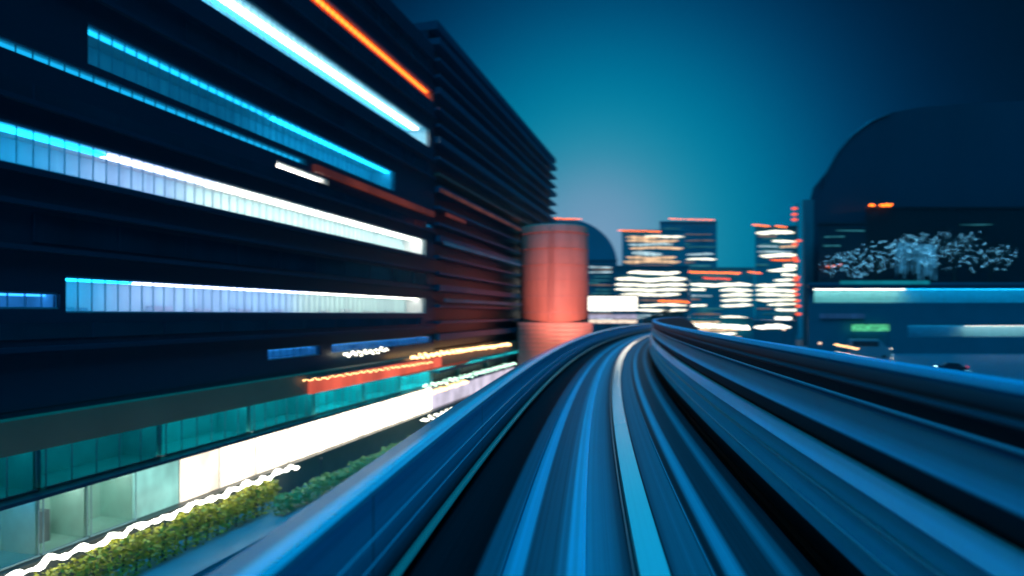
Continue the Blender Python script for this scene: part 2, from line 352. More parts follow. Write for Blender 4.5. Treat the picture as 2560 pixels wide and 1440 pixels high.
B = thing('louvred_block', 'dark louvred block beyond the office block with many horizontal fins', 'building', FO, TH)
BE = sx(1384); BH = H(1.17)
MB().box(SE + .05, BE, .6, 26, 0, BH).build('core', m_dkwall, B)
m_fin = mat('fin_metal', (.008, .10, .17), .35, .1, var=.3)
m_finw = mat('fin_warm', (.28, .16, .12), .35, .2)
n = 0; z = 3.2
while z < BH - .4:
    MB().box(SE + .05, BE, -.5, .59, z, z + .22 + .3 * (n % 3 == 0)).build('fin', m_finw if n == 13 else m_fin, B); z += 1.35; n += 1
MB().box(SE + .02, BE + .3, -.3, 3, BH, BH + .7).build('parapet', m_fin, B)
for a, b, h0, m in ((1095, 1290, .288, emi('dim_blue_led', (30, 80, 115), .5, .4, .3)), (1085, 1290, .50, emi('dim_rust_led', (120, 62, 45), .45, .5, .3)), (1100, 1150, .41, m_rust),
                    (1095, 1300, .05, emi('faint_led', (15, 50, 75), .6, .4, .3))):
    MB().box(sx(a), sx(b), -.62, -.52, H(h0), H(h0) + .3).build('led_strip', m, B)

# arcade at street level
AR = thing('shopping_arcade', 'two storey lit shopping arcade along the street at the foot of the dark blocks', 'building', FO, TH)
a0, a1 = -12.0, 74.0
m_fascia = mat('brown_fascia', (.42, .24, .15), .5, var=.25, scale=.4)
MB().box(a0, a1, -.6, 0, H(-.212), H(-.16)).build('fascia', m_fascia, AR)
MB().box(a0, a1, 0.02, .28, H(-.16), H(-.15)).build('capping', m_dkwall, AR)
m_teal = mat('teal_wall', (.08, .75, .8), .6, var=.15)
MB().box(a0, a1, 2.4, 2.55, 0, H(-.152)).build('rear_wall', m_dkwall, AR)
cols = [sx(p) for p in (-250, 120, 420, 640, 800, 920, 1010, 1085)] + [52, 60, 67, 73.9]
t_te = [emi('teal_tube_%s' % a, (40, 215, 215), s_) for a, s_ in (('faint', 2.5), ('dim', 5), ('mid', 11), ('full', 22))]
for i in range(len(cols) - 1):
    room(AR, cols[i], cols[i + 1] - .25, H(-.285), H(-.214), [(cols[i] + .1, cols[i + 1] - .4, .6, .1, t_te[min(3, i // 2)])], depth=2.0, wall=m_teal, mull=.8, name='upper_shop')
segs = [sx(p) for p in (-250, -60, 110, 230, 350, 460, 560, 650, 730, 800, 860, 915, 965, 1010, 1050, 1085, 1130, 1180, 1235, 1290)]
m_shop = mat('shop_wall', (.5, .85, .8), .7, var=.15, scale=2)
m_goods = mat('goods', (.6, .6, .5), .6, var=.5, scale=4)
m_white_post = mat('white_post', (.7, .75, .75), .5)
for i in range(len(segs) - 1):
    a, b = segs[i], segs[i + 1]; px = (-250, -60, 110, 230, 350, 460, 560, 650, 730, 800, 860, 915, 965, 1010, 1050, 1085, 1130, 1180, 1235, 1290)[i]
    st = .35 if px < 0 else (.55 if px < 200 else (.95 if px < 400 else 1.4 + (px - 400) / 200))
    if px > 1080: st = 1.0
    col = (70, 190, 185) if px < 100 else (150, 225, 215) if px < 400 else ((255, 240, 215) if px < 1080 else (225, 215, 235))
    if px < 240:
        g_ = room(AR, a + .04, b - .04, H(-.392), H(-.293), [(a + .1, b - .1, .7, .12, t_wh if px > 50 else T_cy(5))], depth=1.9, wall=m_shop, mull=1.3, name='display_window')
        for k in range(int((b - a) / 1.1)):
            x = a + .3 + k * 1.1; hh = random.uniform(.5, 1.5)
            MB().box(x, x + random.uniform(.3, .8), 1.2, 1.6, H(-.392) + .01, H(-.392) + hh).build('goods', random.choice((m_cab, m_goods)), g_)
        continue
    f = MB().box(a + .04, b - .04, .25, .45, H(-.392), H(-.292)).build('display_window', emi('display_glow', col, st, .35, .8, (1, 1, .6)), AR)
    MB().box(b - .03, b + .03, .23, .5, H(-.392), H(-.286)).build('pilaster', m_white_post, AR)
MB().box(a0, a1, -.5, .24, H(-.2915), H(-.2855)).build('canopy', m_ledge, AR)
m_plinth = mat('plinth', (.12, .14, .14), .5)
MB().box(a0, a1, -.1, .3, .13, H(-.394)).build('plinth', m_plinth, AR)
# striped awning signs on the fascia (red-orange, glowing)
m_redsign = emi('red_sign_glow', (240, 100, 75), 1.0, .4, .5, (1, 1, .2))
rs = thing('shop_sign', 'long glowing red sign fixed on the brown fascia of the arcade', 'sign', FO, TH)
MB().box(sx(745), sx(1082), -.78, -.62, H(-.213), H(-.172)).build('sign_face', m_redsign, rs)
MB().box(sx(745) - .1, sx(1082) + .1, -.8, -.61, H(-.172), H(-.168)).build('sign_frame', m_ledge, rs)
m_slim = emi('rust_sign', (190, 80, 50), .4)
rs2 = thing('shop_sign', 'slim dull orange strip sign under the long red sign', 'sign', FO, TH)
MB().box(sx(1000), sx(1165), -.3, -.02, H(-.225), H(-.218)).build('sign_face', m_slim, rs2)

# wavy rope light and hedges along the pavement
def leafy(mb, box, n, size, seed):
    rn = random.Random(seed); x0, x1, y0, y1, z0, z1 = box
    for _ in range(n):
        x = rn.uniform(x0, x1); z = z0 + (z1 - z0) * rn.random() ** .8; y = rn.uniform(y0, y1)
        z += .10 * math.sin(x * 1.7) * (z - z0) + .05 * math.sin(x * 5.1)
        c = Vector((x, y, z)); a = Vector((rn.gauss(0, 1), rn.gauss(0, 1), rn.gauss(0, 1))).normalized(); b = a.cross(Vector((rn.gauss(0, 1), rn.gauss(0, 1), rn.gauss(0, 1)))).normalized()
        sz = size * rn.uniform(.6, 1.3); mb.quad(c - a * sz, c + b * sz * .5, c + a * sz, c - b * sz * .5)
m_leaf = mat('hedge_leaf', (.5, .5, .07), .5, var=.6, scale=3)
m_leaf2 = mat('hedge_leaf_green', (.25, .5, .2), .5, var=.5, scale=3)
m_twig = mat('twig', (.05, .04, .03), .8)
hd = thing('hedge', 'yellow green hedge under the white rope light at lower left', 'hedge', FO, TH)
mb = MB(); leafy(mb, (3, sx(640), -1.5, -.7, .25, H(-.392)), 9000, .09, 3); mb.build('foliage', m_leaf, hd)
mb = MB(); [mb.tube([(3 + i * .55, -1.1, .1), (3.1 + i * .55, -1.1, 1.0)], .03, 5) for i in range(38)]; mb.build('stems', m_twig, hd)
hd = thing('hedge', 'pale green hedge further along the pavement by the bright windows', 'hedge', FO, TH)
mb = MB(); leafy(mb, (sx(600), sx(1090), -2.4, -1.7, .2, H(-.42)), 9000, .09, 4); mb.build('foliage', m_leaf2, hd)
m_rope = emi('rope_light', (255, 252, 235), 7)
rp = thing('rope_light', 'wavy white rope light running along the top of the yellow hedge', 'light', FO, TH)
pts = []; s = 2.0
while s < sx(700):
    pts.append((s, -1.1 - .02 * math.sin(s * 9), H(-.382) + .045 * math.sin(s * 6.5) + .04 * math.sin(s * 2.3 + 1) + random.uniform(-.02, .02))); s += .12
MB().tube(pts, [random.uniform(.03, .085) for _ in pts], 6).build('tube', m_rope, rp)
MB().tube([(x, y - .05, z + .07 * math.sin(i * 1.1) - .03) for i, (x, y, z) in enumerate(pts)], .028, 5).build('strand', m_rope, rp)
MB().tube([(x, y + .05, z + .08 * math.sin(i * .7 + 2) + .04) for i, (x, y, z) in enumerate(pts)], .022, 5).build('strand', m_rope, rp)
mb = MB(); [mb.box(3 + i * 4 - .03, 3 + i * 4 + .03, -1.13, -1.07, .12, H(-.385)) for i in range(0)]
for i in range(6):
    MB().box(3 + i * 5 - .03, 3 + i * 5 + .03, -1.13, -1.07, .12, H(-.387)).build('stake', m_ledge, rp)

# garlands of bulbs
def ico(r):
    bm = bmesh.new(); bmesh.ops.create_icosphere(bm, subdivisions=1, radius=r); me = bpy.data.meshes.new('bulb'); bm.to_mesh(me); bm.free(); return me
def garland(p0, p1, n, r, m, label, jit=.08):
    p0, p1 = Vector(p0), Vector(p1); o = thing('string_light', label, 'string light', tuple(p0), group='strings of bulbs')
    pts = []
    for i in range(n):
        t_ = i / (n - 1); p = (p1 - p0) * t_; p.z += jit * math.sin(i * 1.9) + random.uniform(-jit, jit) * .6; pts.append(p)
    MB().tube([tuple(p + Vector((0, 0, r * .9))) for p in pts], .025, 4).build('cable', m_twig, o)
    me = ico(r); me.materials.append(m)
    for p in pts:
        b = bpy.data.objects.new('bulb', me); C.objects.link(b); b.parent = o; b.location = p; b.scale = (1, 1, random.uniform(.8, 1.4))
    return o
def fp(px, py, out=1.0):      # point on the plane `out` metres in front of the facade
    D = DD - out; s_ = sx(px, D); X = s_ * VX - D * NX; Y = s_ * VY - D * NY; return Vector((X, Y, CZ + (HOR - py) / F * Y))
b_warm = emi('bulb_warm', (255, 200, 130), 6); b_wh = emi('bulb_white', (255, 250, 225), 6); b_gr = emi('bulb_mint', (205, 255, 225), 5); b_or = emi('bulb_orange', (255, 110, 20), 5); b_red = emi('bulb_red', (255, 70, 30), 3)
b_cy = emi('bulb_cyan', (120, 220, 255), 4)
garland(fp(1030, 893), fp(1275, 860), 80, .11, b_warm, 'long warm string of bulbs above the street left of the red column', .1)
garland(fp(1060, 967), fp(1288, 908), 70, .08, b_gr, 'mint white string of bulbs above the bright end windows', .14)
garland(fp(1045, 990), fp(1168, 953), 44, .10, b_warm, 'short warm string of bulbs over the end of the bright windows', .12)
garland(fp(862, 887, .5), fp(968, 873, .5), 26, .07, b_wh, 'small white string of bulbs on the dark wall over the red sign', .12)
garland(fp(1055, 1052, 2), fp(1150, 1016, 2), 24, .08, b_wh, 'white string of bulbs low beside the guideway parapet', .1)
garland(fp(1050, 1084, 3), fp(1078, 1070, 3), 10, .08, b_wh, 'shortest white string of bulbs, lowest beside the parapet', .06)
garland(fp(760, 952, .9), fp(1080, 905, .9), 70, .045, b_warm, 'fine string of bulbs along the top edge of the long red sign', .05)

# ---------------------------------------------------------------- red column
m_red = mat('vermilion_paint', (.72, .22, .16), .6, var=.3, scale=.6, stretch=(2, 2, .25))
m_redd = mat('dull_red_steel', (.66, .2, .15), .5)
rc = thing('red_column', 'tall round vermilion tower column standing at the end of the left blocks', 'column', (5.2, 74, 0))
MB().lathe([(4.2, 3), (4.15, H(.52)), (4.0, H(.53))], 48).build('shaft', m_red, rc, smooth=True)
for i in range(6): MB().lathe([(4.19, 9.5 + i * 1.9), (4.215, 9.52 + i * 1.9), (4.215, 9.60 + i * 1.9), (4.19, 9.62 + i * 1.9)], 48).build('seam_ring', m_red, rc)
for k in range(2): MB().box(-.9 + k * .5, -.84 + k * .5, -4.42, -4.3, 8.5, 19.5).build('ladder_rail', m_redd, rc)
for k in range(34): MB().box(-.84, -.40, -4.38, -4.35, 8.7 + k * .32, 8.73 + k * .32).build('rung', m_redd, rc)
MB().box(-4.5, 4.1, -4.5, 4.1, 0, CZ - 1.0).build('base_block', m_red, rc)
for i in range(7): MB().box(-4.52, 4.12, -4.53, -4.503, 5.0 + i * .5, 5.05 + i * .5).build('base_groove', m_finw, rc)
def spot(loc, tgt, e, col, size=60, blend=.8, rad=.3):
    l = bpy.data.lights.new('floodlight', 'SPOT'); l.energy = e; l.color = col; l.spot_size = math.radians(size); l.spot_blend = blend; l.shadow_soft_size = rad
    o = bpy.data.objects.new('added_floodlight_lamp', l); C.objects.link(o); o.location = loc; o.rotation_euler = (Vector(tgt) - Vector(loc)).to_track_quat('-Z', 'Y').to_euler(); return o
fl = thing('floodlight', 'floodlight on a short mast added to light the red column', 'lamp', (7.4, 56, 0))
MB().tube([(0, 0, 0), (0, 0, 5.6)], .08, 8).build('mast', m_ledge, fl)
MB().box(-.3, .3, -.25, .2, 5.6, 6.0).build('lamp_head', m_ledge, fl, bevel=.03)
spot((7.4, 56.4, 5.9), (6.2, 72, 13.5), 11000, (1, .55, .5), 58, .9)  # added spots that brighten the column and its base, no such fixture in view
spot((7.4, 56.4, 5.9), (5.4, 70, 6.5), 5000, (1, .5, .3), 36, 1.0)

# ---------------------------------------------------------------- far city
m_glass = mat('teal_glass', (.02, .42, .5), .25, .2, var=.3, scale=.1)
m_glass2 = mat('deep_glass', (.01, .2, .27), .25, .2, var=.3, scale=.1)
e_w = emi('window_warm_white', (255, 250, 225), 2.2, .35, .5, (1, 1, .2)); e_p = emi('window_peach', (250, 205, 160), 1.1, .5, .5, (1, 1, .2)); e_c = emi('window_cool', (190, 225, 235), 1.0, .5, .5, (1, 1, .2))
e_o = emi('lamp_orange', (255, 105, 30), 2.2); e_t = emi('window_teal', (60, 150, 165), .5, .5, .4, (1, 1, .2)); e_wb = emi('window_clip', (255, 248, 230), 2.6, .2, .5)
e_pd = emi('window_peach_dim', (190, 160, 140), .45, .5, .5, (1, 1, .2))
def shear(mb, dep, sh):
    mb.v = [(x + (sh if y >= dep - .01 else 0), y, z) for x, y, z in mb.v]; return mb
def tower(label, px0, px1, pyt, Y, dep, wall, rows, name='office_tower', step=1.6, roof=None, group=None):
    if name == 'office_tower':
        rows = list(rows); used = [(r_[0], r_[1], r_[2] - 2, r_[3] + 2) for r_ in rows]; yy = pyt + 14
        while yy < 800:      # dim floors wherever no bright one is
            a_ = px0 + random.uniform(2, 20); b_ = min(px1 - 3, a_ + random.uniform(25, 120))
            if not any(u[0] < b_ and u[1] > a_ and u[2] < yy + 3 and u[3] > yy for u in used) and b_ - a_ > 12: rows.append((a_, b_, yy, yy + random.uniform(2.5, 4.5), random.choice((e_t, e_pd, e_t, e_c))))
            yy += 6.5
    x0, x1 = (px0 - 1280) / F * Y, (px1 - 1280) / F * Y; zt = CZ + (HOR - pyt) / F * Y; cx = (x0 + x1) / 2
    o = thing(name, label, 'building', (cx, Y, 0), group=group)
    sh = max(0, x0 / Y) * dep * 1.03      # oblique plan: the side walls run along the camera's sight lines
    shear(MB().box(x0 - cx, x1 - cx, 0, dep, 0, zt), dep, sh).build('wall', wall, o)
    shear(MB().box(x0 - cx - .2, x1 - cx + .2, -.2, dep, zt + .003, zt + .6), dep, sh).build('parapet', wall, o)
    for (a, b, y0, y1, m) in rows:
        xa, xb = (a - 1280) / F * Y - cx, (b - 1280) / F * Y - cx; za, zb = CZ + (HOR - y1) / F * Y, CZ + (HOR - y0) / F * Y
        n = max(1, int((xb - xa) / step)); mb = MB(); ph = random.uniform(0, 6); am = (zb - za) * .28
        # one ribbon of glass; the blinds hang at changing heights so its top and foot are uneven
        top, bot = [], []
        for i in range(n + 1):
            x = xa + (xb - xa) * i / n; taper = min(1, i / 2.5 + .35, (n - i) / 2.5 + .35) if n > 4 else 1
            off = am * (math.sin(i * .55 + ph) * .6 + random.uniform(-.35, .35)); mid = (za + zb) / 2 + off; hh = (zb - za) / 2 * taper * random.uniform(.8, 1.1)
            top.append((x, mid + hh)); bot.append((x, mid - hh))
        for i in range(n + 1): mb.v.append((bot[i][0], -.12, bot[i][1])); mb.v.append((top[i][0], -.12, top[i][1])); mb.v.append((bot[i][0], .0, bot[i][1])); mb.v.append((top[i][0], .0, top[i][1]))
        for i in range(n):
            k = i * 4; mb.f += [(k, k + 4, k + 5, k + 1), (k + 1, k + 5, k + 7, k + 3), (k, k + 2, k + 6, k + 4)]
        mb.f += [(0, 1, 3, 2), (n * 4, n * 4 + 2, n * 4 + 3, n * 4 + 1)]
        mb.build('ribbon_window', m, o)
    return o
def rows(px0, px1, y0, y1, n, mats, th=.5, ragl=0, ragr=0):
    o = []; st = (y1 - y0) / n
    for i in range(n):
        y = y0 + st * i; o.append((px0 + random.uniform(0, ragl), px1 - random.uniform(0, ragr), y, y + st * th, random.choice(mats)))
    return o
tower('teal office tower in mid distance with peach lit floors', 1555, 1712, 578, 260, 30, m_glass,
      [(1565, 1650, 590, 597, e_p), (1612, 1718 - 8, 589, 594, e_w), (1566, 1695, 599, 606, e_p), (1572, 1682, 608, 614, e_c), (1575, 1708, 617, 623, e_p), (1580, 1655, 629, 639, e_c),
       (1565, 1690, 641, 648, e_p), (1558, 1700, 650, 658, e_p), (1572, 1682, 662, 666, e_pd), (1590, 1708, 670, 676, e_p)])
tower('darker tower behind the peach lit tower with faint floors', 1650, 1792, 556, 300, 30, mat('slate_glass', (.03, .28, .36), .4, var=.3, scale=.1),
      [(1714, 1788, 600, 603, e_pd), (1714, 1790, 616, 619, e_t), (1716, 1784, 633, 638, e_c), (1716, 1790, 646, 650, e_w), (1714, 1780, 662, 666, e_t), (1700, 1780, 585, 587, e_pd)])
tower('low wide office block with long white lit floors below the peach tower', 1530, 1722, 668, 215, 26, m_glass2,
      [(1570, 1700, 678, 686, e_w), (1540, 1716, 694, 703, e_w), (1537, 1718, 709, 716, e_w), (1538, 1716, 721, 728, e_w), (1552, 1700, 733, 740, e_w),
       (1596, 1718, 748, 753, e_e := e_pd), (1596, 1716, 760, 766, e_w), (1592, 1716, 773, 779, e_w), (1592, 1700, 786, 790, e_c)])
tower('wide office block right of centre with bright continuous lit floors', 1724, 1885, 672, 222, 26, m_glass,
      [(1765, 1830, 693, 697, e_t), (1726, 1880, 708, 716, e_w), (1800, 1880, 722, 730, e_w), (1802, 1880, 734, 742, e_w), (1802, 1880, 747, 754, e_w), (1802, 1880, 760, 767, e_w),
       (1802, 1868, 790, 797, e_w), (1728, 1762, 722, 727, e_w), (1728, 1750, 747, 751, e_pd), (1728, 1765, 761, 766, e_w)], roof=None)
tower('slim tall tower right of centre with white floors bright at its right edge', 1888, 1992, 568, 228, 24, m_glass,
      [(1890, 1985, 577, 586, e_w), (1930, 1990, 600, 606, e_w), (1950, 1990, 614, 619, e_p), (1900, 1990, 634, 643, e_w), (1925, 1985, 648, 652, e_o), (1960, 1990, 660, 667, e_w), (1920, 1990, 671, 679, e_w),
       (1955, 1990, 684, 689, e_w), (1935, 1990, 697, 703, e_w), (1890, 1990, 709, 716, e_w), (1890, 1990, 722, 730, e_w), (1890, 1990, 734, 741, e_w), (1890, 1990, 747, 753, e_w), (1920, 1990, 758, 764, e_w),
       (1940, 1990, 771, 777, e_w), (1938, 1978, 793, 801, e_wb)])
tower('dark slab building just left of the wide lit block, behind the billboard', 1462, 1542, 652, 240, 30, m_glass2, [(1480, 1538, 690, 693, e_t), (1490, 1535, 722, 726, e_t)])
# rounded teal hall behind the red column
o = thing('domed_hall', 'teal hall with rounded shoulder roof behind the red column', 'building', (0, 262, 0))
x0, x1 = (1300 - 1280) / F * 262, (1543 - 1280) / F * 262
prof = [(x0, 0), (x0, CZ + (HOR - 548) / F * 262)]
for i in range(13):
    a = i / 12 * math.pi / 2; prof.append((x1 - 24 + 24 * math.sin(a), CZ + (HOR - 660) / F * 262 + 20 * math.cos(a)))
prof.append((x1, 0)); mb = MB(); k = len(prof)
mb.v = [(x, 0, z) for x, z in prof] + [(x, 30, z) for x, z in prof]; mb.f = [tuple(range(k)), tuple(range(2 * k - 1, k - 1, -1))] + [(i, i + k, (i + 1) % k + k, (i + 1) % k) for i in range(k)]
mb.build('wall', mat('hall_skin', (.01, .22, .3), .5, 0, var=.2, scale=.1), o)
for a, b, y0, y1, m in ((1345, 1425, 570, 575, e_w), (1390, 1432, 580, 583, e_c)):
    MB().box((a - 1280) / F * 262, (b - 1280) / F * 262, -.2, -.01, CZ + (HOR - y1) / F * 262, CZ + (HOR - y0) / F * 262).build('ribbon_window', m, o)
# rows of red roof lamps
for (a, b, y, Y, m, lab) in ((1312, 1452, 545, 261, b_or, 'row of orange lamps on the roof edge over the red column'), (1347, 1385, 571, 261, b_or, 'short row of orange lamps above the red column'),
        (1546, 1650, 576, 259, b_or, 'row of orange lamps on the roof of the peach lit tower'), (1675, 1784, 547, 299, b_or, 'row of orange lamps on the roof of the darker tower'),
        (1722, 1850, 680, 221, b_or, 'row of orange lamps on the wide block right of centre'), (1872, 1902, 680, 221, b_or, 'short orange lamp row beside the slim tall tower'), (1760, 1825, 695, 221, b_red, 'dim red lamp row just under the long orange row'),
        (1882, 1923, 562, 227, b_or, 'orange lamp row on the left roof corner of the slim tower'), (1940, 1965, 565, 227, b_or, 'orange lamp row on the right roof corner of the slim tower'),
        (1648, 1722, 752, 213, b_or, 'orange lamp row low on the wide lit block')):
    garland(P(a, y, Y), P(b, y + 3, Y), max(6, int((b - a) / 3)), .22, m, lab, .16)
rl = thing('red_beacon', 'vertical chain of small red lamps on the right edge of the slim tower', 'lamp', tuple(P(1996, 785, 226)))
me = ico(.75); me.materials.append(emi('beacon_red', (255, 90, 50), 1.6))
MB().tube([(0, .8, -8), (0, .8, 42)], .25, 6).build('mast', m_glass2, rl)
for y in (521, 536, 549, 602, 611, 645, 652, 693, 700, 712, 724, 736, 752, 765, 785):
    b = bpy.data.objects.new('lamp', me); C.objects.link(b); b.parent = rl; b.location = ((random.uniform(-1.5, .5) if y > 560 else -1.5), 0, (785 - y) / F * 226); b.scale = (1.6, 1, .8)
# bright billboard
bb = thing('billboard', 'glaring white lit billboard beside the red column', 'billboard', tuple(P(1530, HOR, 160)))
bb.location.z = 0
zz = lambda y: CZ + (HOR - y) / F * 160
W_ = 62 / F * 160
MB().box(-W_, W_, -.3, .3, zz(777), zz(741)).build('screen', e_wb, bb); MB().box(-W_ - .2, W_ + .2, -.25, .5, zz(741) + .003, zz(741) + .4).build('frame', m_ledge, bb)
MB().box(-W_ + .5, W_, -.2, .3, zz(797), zz(786)).build('lower_screen', emi('screen_lilac', (190, 185, 215), .8, .4, 1.2), bb)
MB().box(-W_ + .5, W_, -.2, .3, zz(808), zz(799)).build('lower_screen', emi('screen_cream', (250, 225, 200), 1.2, .4, 1.2), bb)
for x in (-4, 4): MB().box(x - .2, x + .2, .31, .7, 0, zz(741)).build('post', m_ledge, bb)
# market lights low right of centre
mk = tower('low pavilion with glowing peach and white shopfronts behind the barrier wall', 1722, 1880, 800, 165, 12, m_glass2,
           [(1725, 1800, 803, 808, e_p), (1730, 1860, 812, 817, e_w), (1740, 1850, 821, 828, e_p), (1758, 1840, 832, 838, e_w), (1790, 1852, 840, 848, e_p)], name='shop_pavilion', step=.9)
garland(P(1725, 812, 163), P(1872, 820, 163), 60, .22, b_wh, 'dense white bulb string along the glowing pavilion', .35)
tower('small pavilion with a clipped white lit front below the slim tower', 1882, 1990, 806, 170, 10, m_glass2, [(1885, 1975, 812, 823, e_wb)], name='shop_pavilion', step=1.2)

# ---------------------------------------------------------------- trees
def tree(label, loc, h, rad, m_l, nleaf, seed, lights=None, flat=1.0, leaf=.3, sub=None):
    rn = random.Random(seed); o = thing('tree', label, 'tree', loc)
    tk = MB(); tk.tube([(0, 0, 0), (rn.uniform(-.1, .1), 0, h * .3), (rn.uniform(-.2, .2), 0, h * .62)], [h * .028, h * .022, h * .012], 7)
    cl = []
    for i in range(9):
        a = i * 2.4 + rn.random(); r_ = rad * rn.uniform(.35, .85); zc = h * rn.uniform(.5, .88); p = Vector((r_ * math.cos(a), r_ * math.sin(a), zc)); cl.append((p, rad * rn.uniform(.28, .5)))
        tk.tube([(0, 0, h * rn.uniform(.28, .5)), tuple(p * .55 + Vector((0, 0, h * .25))), tuple(p)], [h * .012, h * .007, h * .003], 5)
    cl.append((Vector((0, 0, h * .85)), rad * .45))
    tk.build('trunk', m_twig, o)
    mb = MB(); lm = MB()
    for k in range(nleaf):
        p, r_ = rn.choice(cl); d = Vector((rn.gauss(0, 1), rn.gauss(0, 1), rn.gauss(0, 1) * .75)).normalized() * r_ * rn.random() ** .4
        c = p + d; a = Vector((rn.gauss(0, 1), rn.gauss(0, 1), rn.gauss(0, 1))).normalized(); b = a.cross(Vector((rn.gauss(0, 1), rn.gauss(0, 1), rn.gauss(0, 1)))).normalized(); s_ = leaf * rn.uniform(.6, 1.3)
        mb.quad(c - a * s_, c + b * s_ * .5, c + a * s_, c - b * s_ * .5)
    mb.build('crown', m_l, o)
    if lights:
        m, n, r0 = lights
        for k in range(n):
            p, r_ = rn.choice(cl); d = Vector((rn.gauss(0, 1), rn.gauss(0, 1), rn.gauss(0, 1))).normalized() * r_; c = p + d; s_ = r0 * rn.uniform(.5, 1.4)
            v = len(lm.v); lm.v += [tuple(c + Vector(q) * s_) for q in ((1.6, 0, .2), (-1.6, 0, -.2), (0, 1, 0), (0, -1, 0), (0, 0, 1), (0, 0, -1))]
            lm.f += [(v + a_, v + b_, v + c_) for a_, b_, c_ in ((0, 2, 4), (2, 1, 4), (1, 3, 4), (3, 0, 4), (2, 0, 5), (1, 2, 5), (3, 1, 5), (0, 3, 5))]
        q = lm.build('fairy_lights', m, o); q['kind'] = 'stuff'
    return o
m_tl = mat('tree_leaf', (.03, .05, .04), .6, var=.5, scale=1)
tree('dark tree at the vanishing end of the guideway', (P(1668, 785, 150).x, 150, 0), 10.6, 4.2, m_tl, 2500, 11, leaf=.35)
tree('dark tree close behind the one at the end of the guideway', (P(1640, 785, 158).x, 158, 0), 9.8, 3.4, m_tl, 1600, 12, leaf=.35)

# ---------------------------------------------------------------- right side
YP = 142.0; KR = 1.38
def q(px, py, Y=YP): return P(px, py, Y)
# tall glass tower with a curved crown
m_rt = mat('blue_black_glass', (.004, .045, .08), .5, .0, var=.3, scale=.06, stretch=(1, 1, .3))
o = thing('curved_glass_tower', 'tall dark glass tower with curved shoulder on the right', 'building', (P(2020, 785, 178).x, 178, 0))
pr = [(0, 0), (0, CZ + (HOR - 520) / F * 178), (1.5, CZ + (HOR - 470) / F * 178)]
for px, py in ((2065, 430), (2090, 385), (2125, 340), (2170, 305), (2225, 282), (2300, 268), (2420, 258), (2640, 250)): pr.append(((px - 2020) / F * 178, CZ + (HOR - py) / F * 178))
pr.append(((2640 - 2020) / F * 178, 0)); k = len(pr); mb = MB()
mb.v = [(x, 0, z) for x, z in pr] + [(x + 20, 34, z) for x, z in pr]; mb.f = [tuple(range(k)), tuple(range(2 * k - 1, k - 1, -1))] + [(i, i + k, (i + 1) % k + k, (i + 1) % k) for i in range(k)]
mb.build('glass_skin', m_rt, o)
m_pil = mat('pale_pillar', (.10, .22, .26), .35, var=.3, scale=.4, stretch=(3, 1, .2))
MB().box(-1.6, 1.4, -.6, -.02, 0, CZ + (HOR - 500) / F * 178).build('corner_pillar', m_pil, o)
m_rib = mat('crown_rib', (.06, .12, .16), .3, .3)
for kk in range(1):
    pts = [((px - 2020 + kk * 26) / F * 178, -.12, CZ + (HOR - py - kk * 22) / F * 178) for px, py in ((2052, 470), (2068, 430), (2092, 385), (2128, 340), (2172, 306), (2225, 284))]
    MB().tube(pts, .3, 6).build('crown_rib', m_rib, o, smooth=True)
# dark block in front
bk = tower('black windowless block behind the trees with fairy lights', 2165, 2700, 522, 170, 7, mat('black_render', (.006, .01, .015), .5), [(2400, 2480, 560, 563, e_t)], name='dark_block')
tower('dim blue block with faint slanting window rows beside the curved tower', 2046, 2164, 560, 169, 6, mat('navy_render', (.01, .03, .045), .5),
      [(2062, 2110, 590, 594, e_t), (2090, 2160, 575, 578, e_t), (2060, 2100, 612, 616, e_t), (2080, 2092, 662, 664, b_or)], name='dark_block')
garland(P(2176, 513, 169), P(2184, 513, 169), 4, .3, b_or, 'two orange lamps at the left end of the black block roof', .1)
garland(P(2202, 513, 169), P(2228, 512, 169), 8, .3, b_or, 'orange lamps on the roof of the black block', .2)
garland(P(2070, 666, 167), P(2106, 662, 167), 9, .2, b_or, 'orange lamps on the dim blue block', .2)
# podium with two lit bands, a terrace on top
zc = lambda y, Y=YP: CZ + (HOR - y) / F * Y
pd = thing('podium', 'long low podium on the right with cyan white lit terrace band', 'building', (P(2020, 785, YP).x, YP, 0))
X0 = 0; X1 = (2700 - 2020) / F * YP
m_pod = mat('podium_wall', (.01, .16, .22), .5, var=.2, scale=.2)
lx = lambda px: (px - 2020) / F * YP
grid_wall(pd, 'front_wall', m_pod, X0, X1, 0, zc(706), [(lx(2035), lx(2690), zc(757), zc(722)), (lx(2270), lx(2690), zc(842), zc(814))], thick=.3)
shear(MB().box(X0 + 1.6, X1, 3.0, 14, 0, zc(706)), 14, 6.8).build('core', m_pod, pd); shear(MB().box(X0, X1, .3, 3.0, zc(706) - .3, zc(706)), 3.0, 1.6).build('terrace_floor', m_pod, pd)
room(pd, lx(2035), lx(2690), zc(757), zc(722), [(lx(2040), lx(2270), .9, .35, t_whb), (lx(2270), lx(2690), .9, .25, T_cy(9))], depth=2.5, wall=mat('room_aqua', (.25, .75, .8), .7), mull=1.4)
room(pd, lx(2270), lx(2690), zc(842), zc(814), [(lx(2280), lx(2420), .9, .1, t_cyd), (lx(2420), lx(2690), .9, .3, t_wh)], depth=2.2, wall=mat('room_aqua2', (.3, .7, .8), .7), mull=1.4)
MB().box(X0 - .2, X1, -.8, -.003, zc(720), zc(712)).build('eave', m_ledge, pd)
m_aq = emi('aqua_roof_light', (20, 150, 170), .6, .3, .2)
MB().box(lx(2100), lx(2320), -.4, -.1, zc(711), zc(702)).build('light_box', m_aq, pd)
MB().box(lx(2050), lx(2160), -.3, -.004, zc(796), zc(784)).build('glow_grille', emi('grille_glow', (30, 70, 120), .6, .5, 2, (1, 1, 0)), pd)  # panel with a blue glow of its own, set as emission
sg = thing('awning_sign', 'glowing green sign box low on the podium wall', 'sign', (P(2178, 785, 140).x, 140, 0))
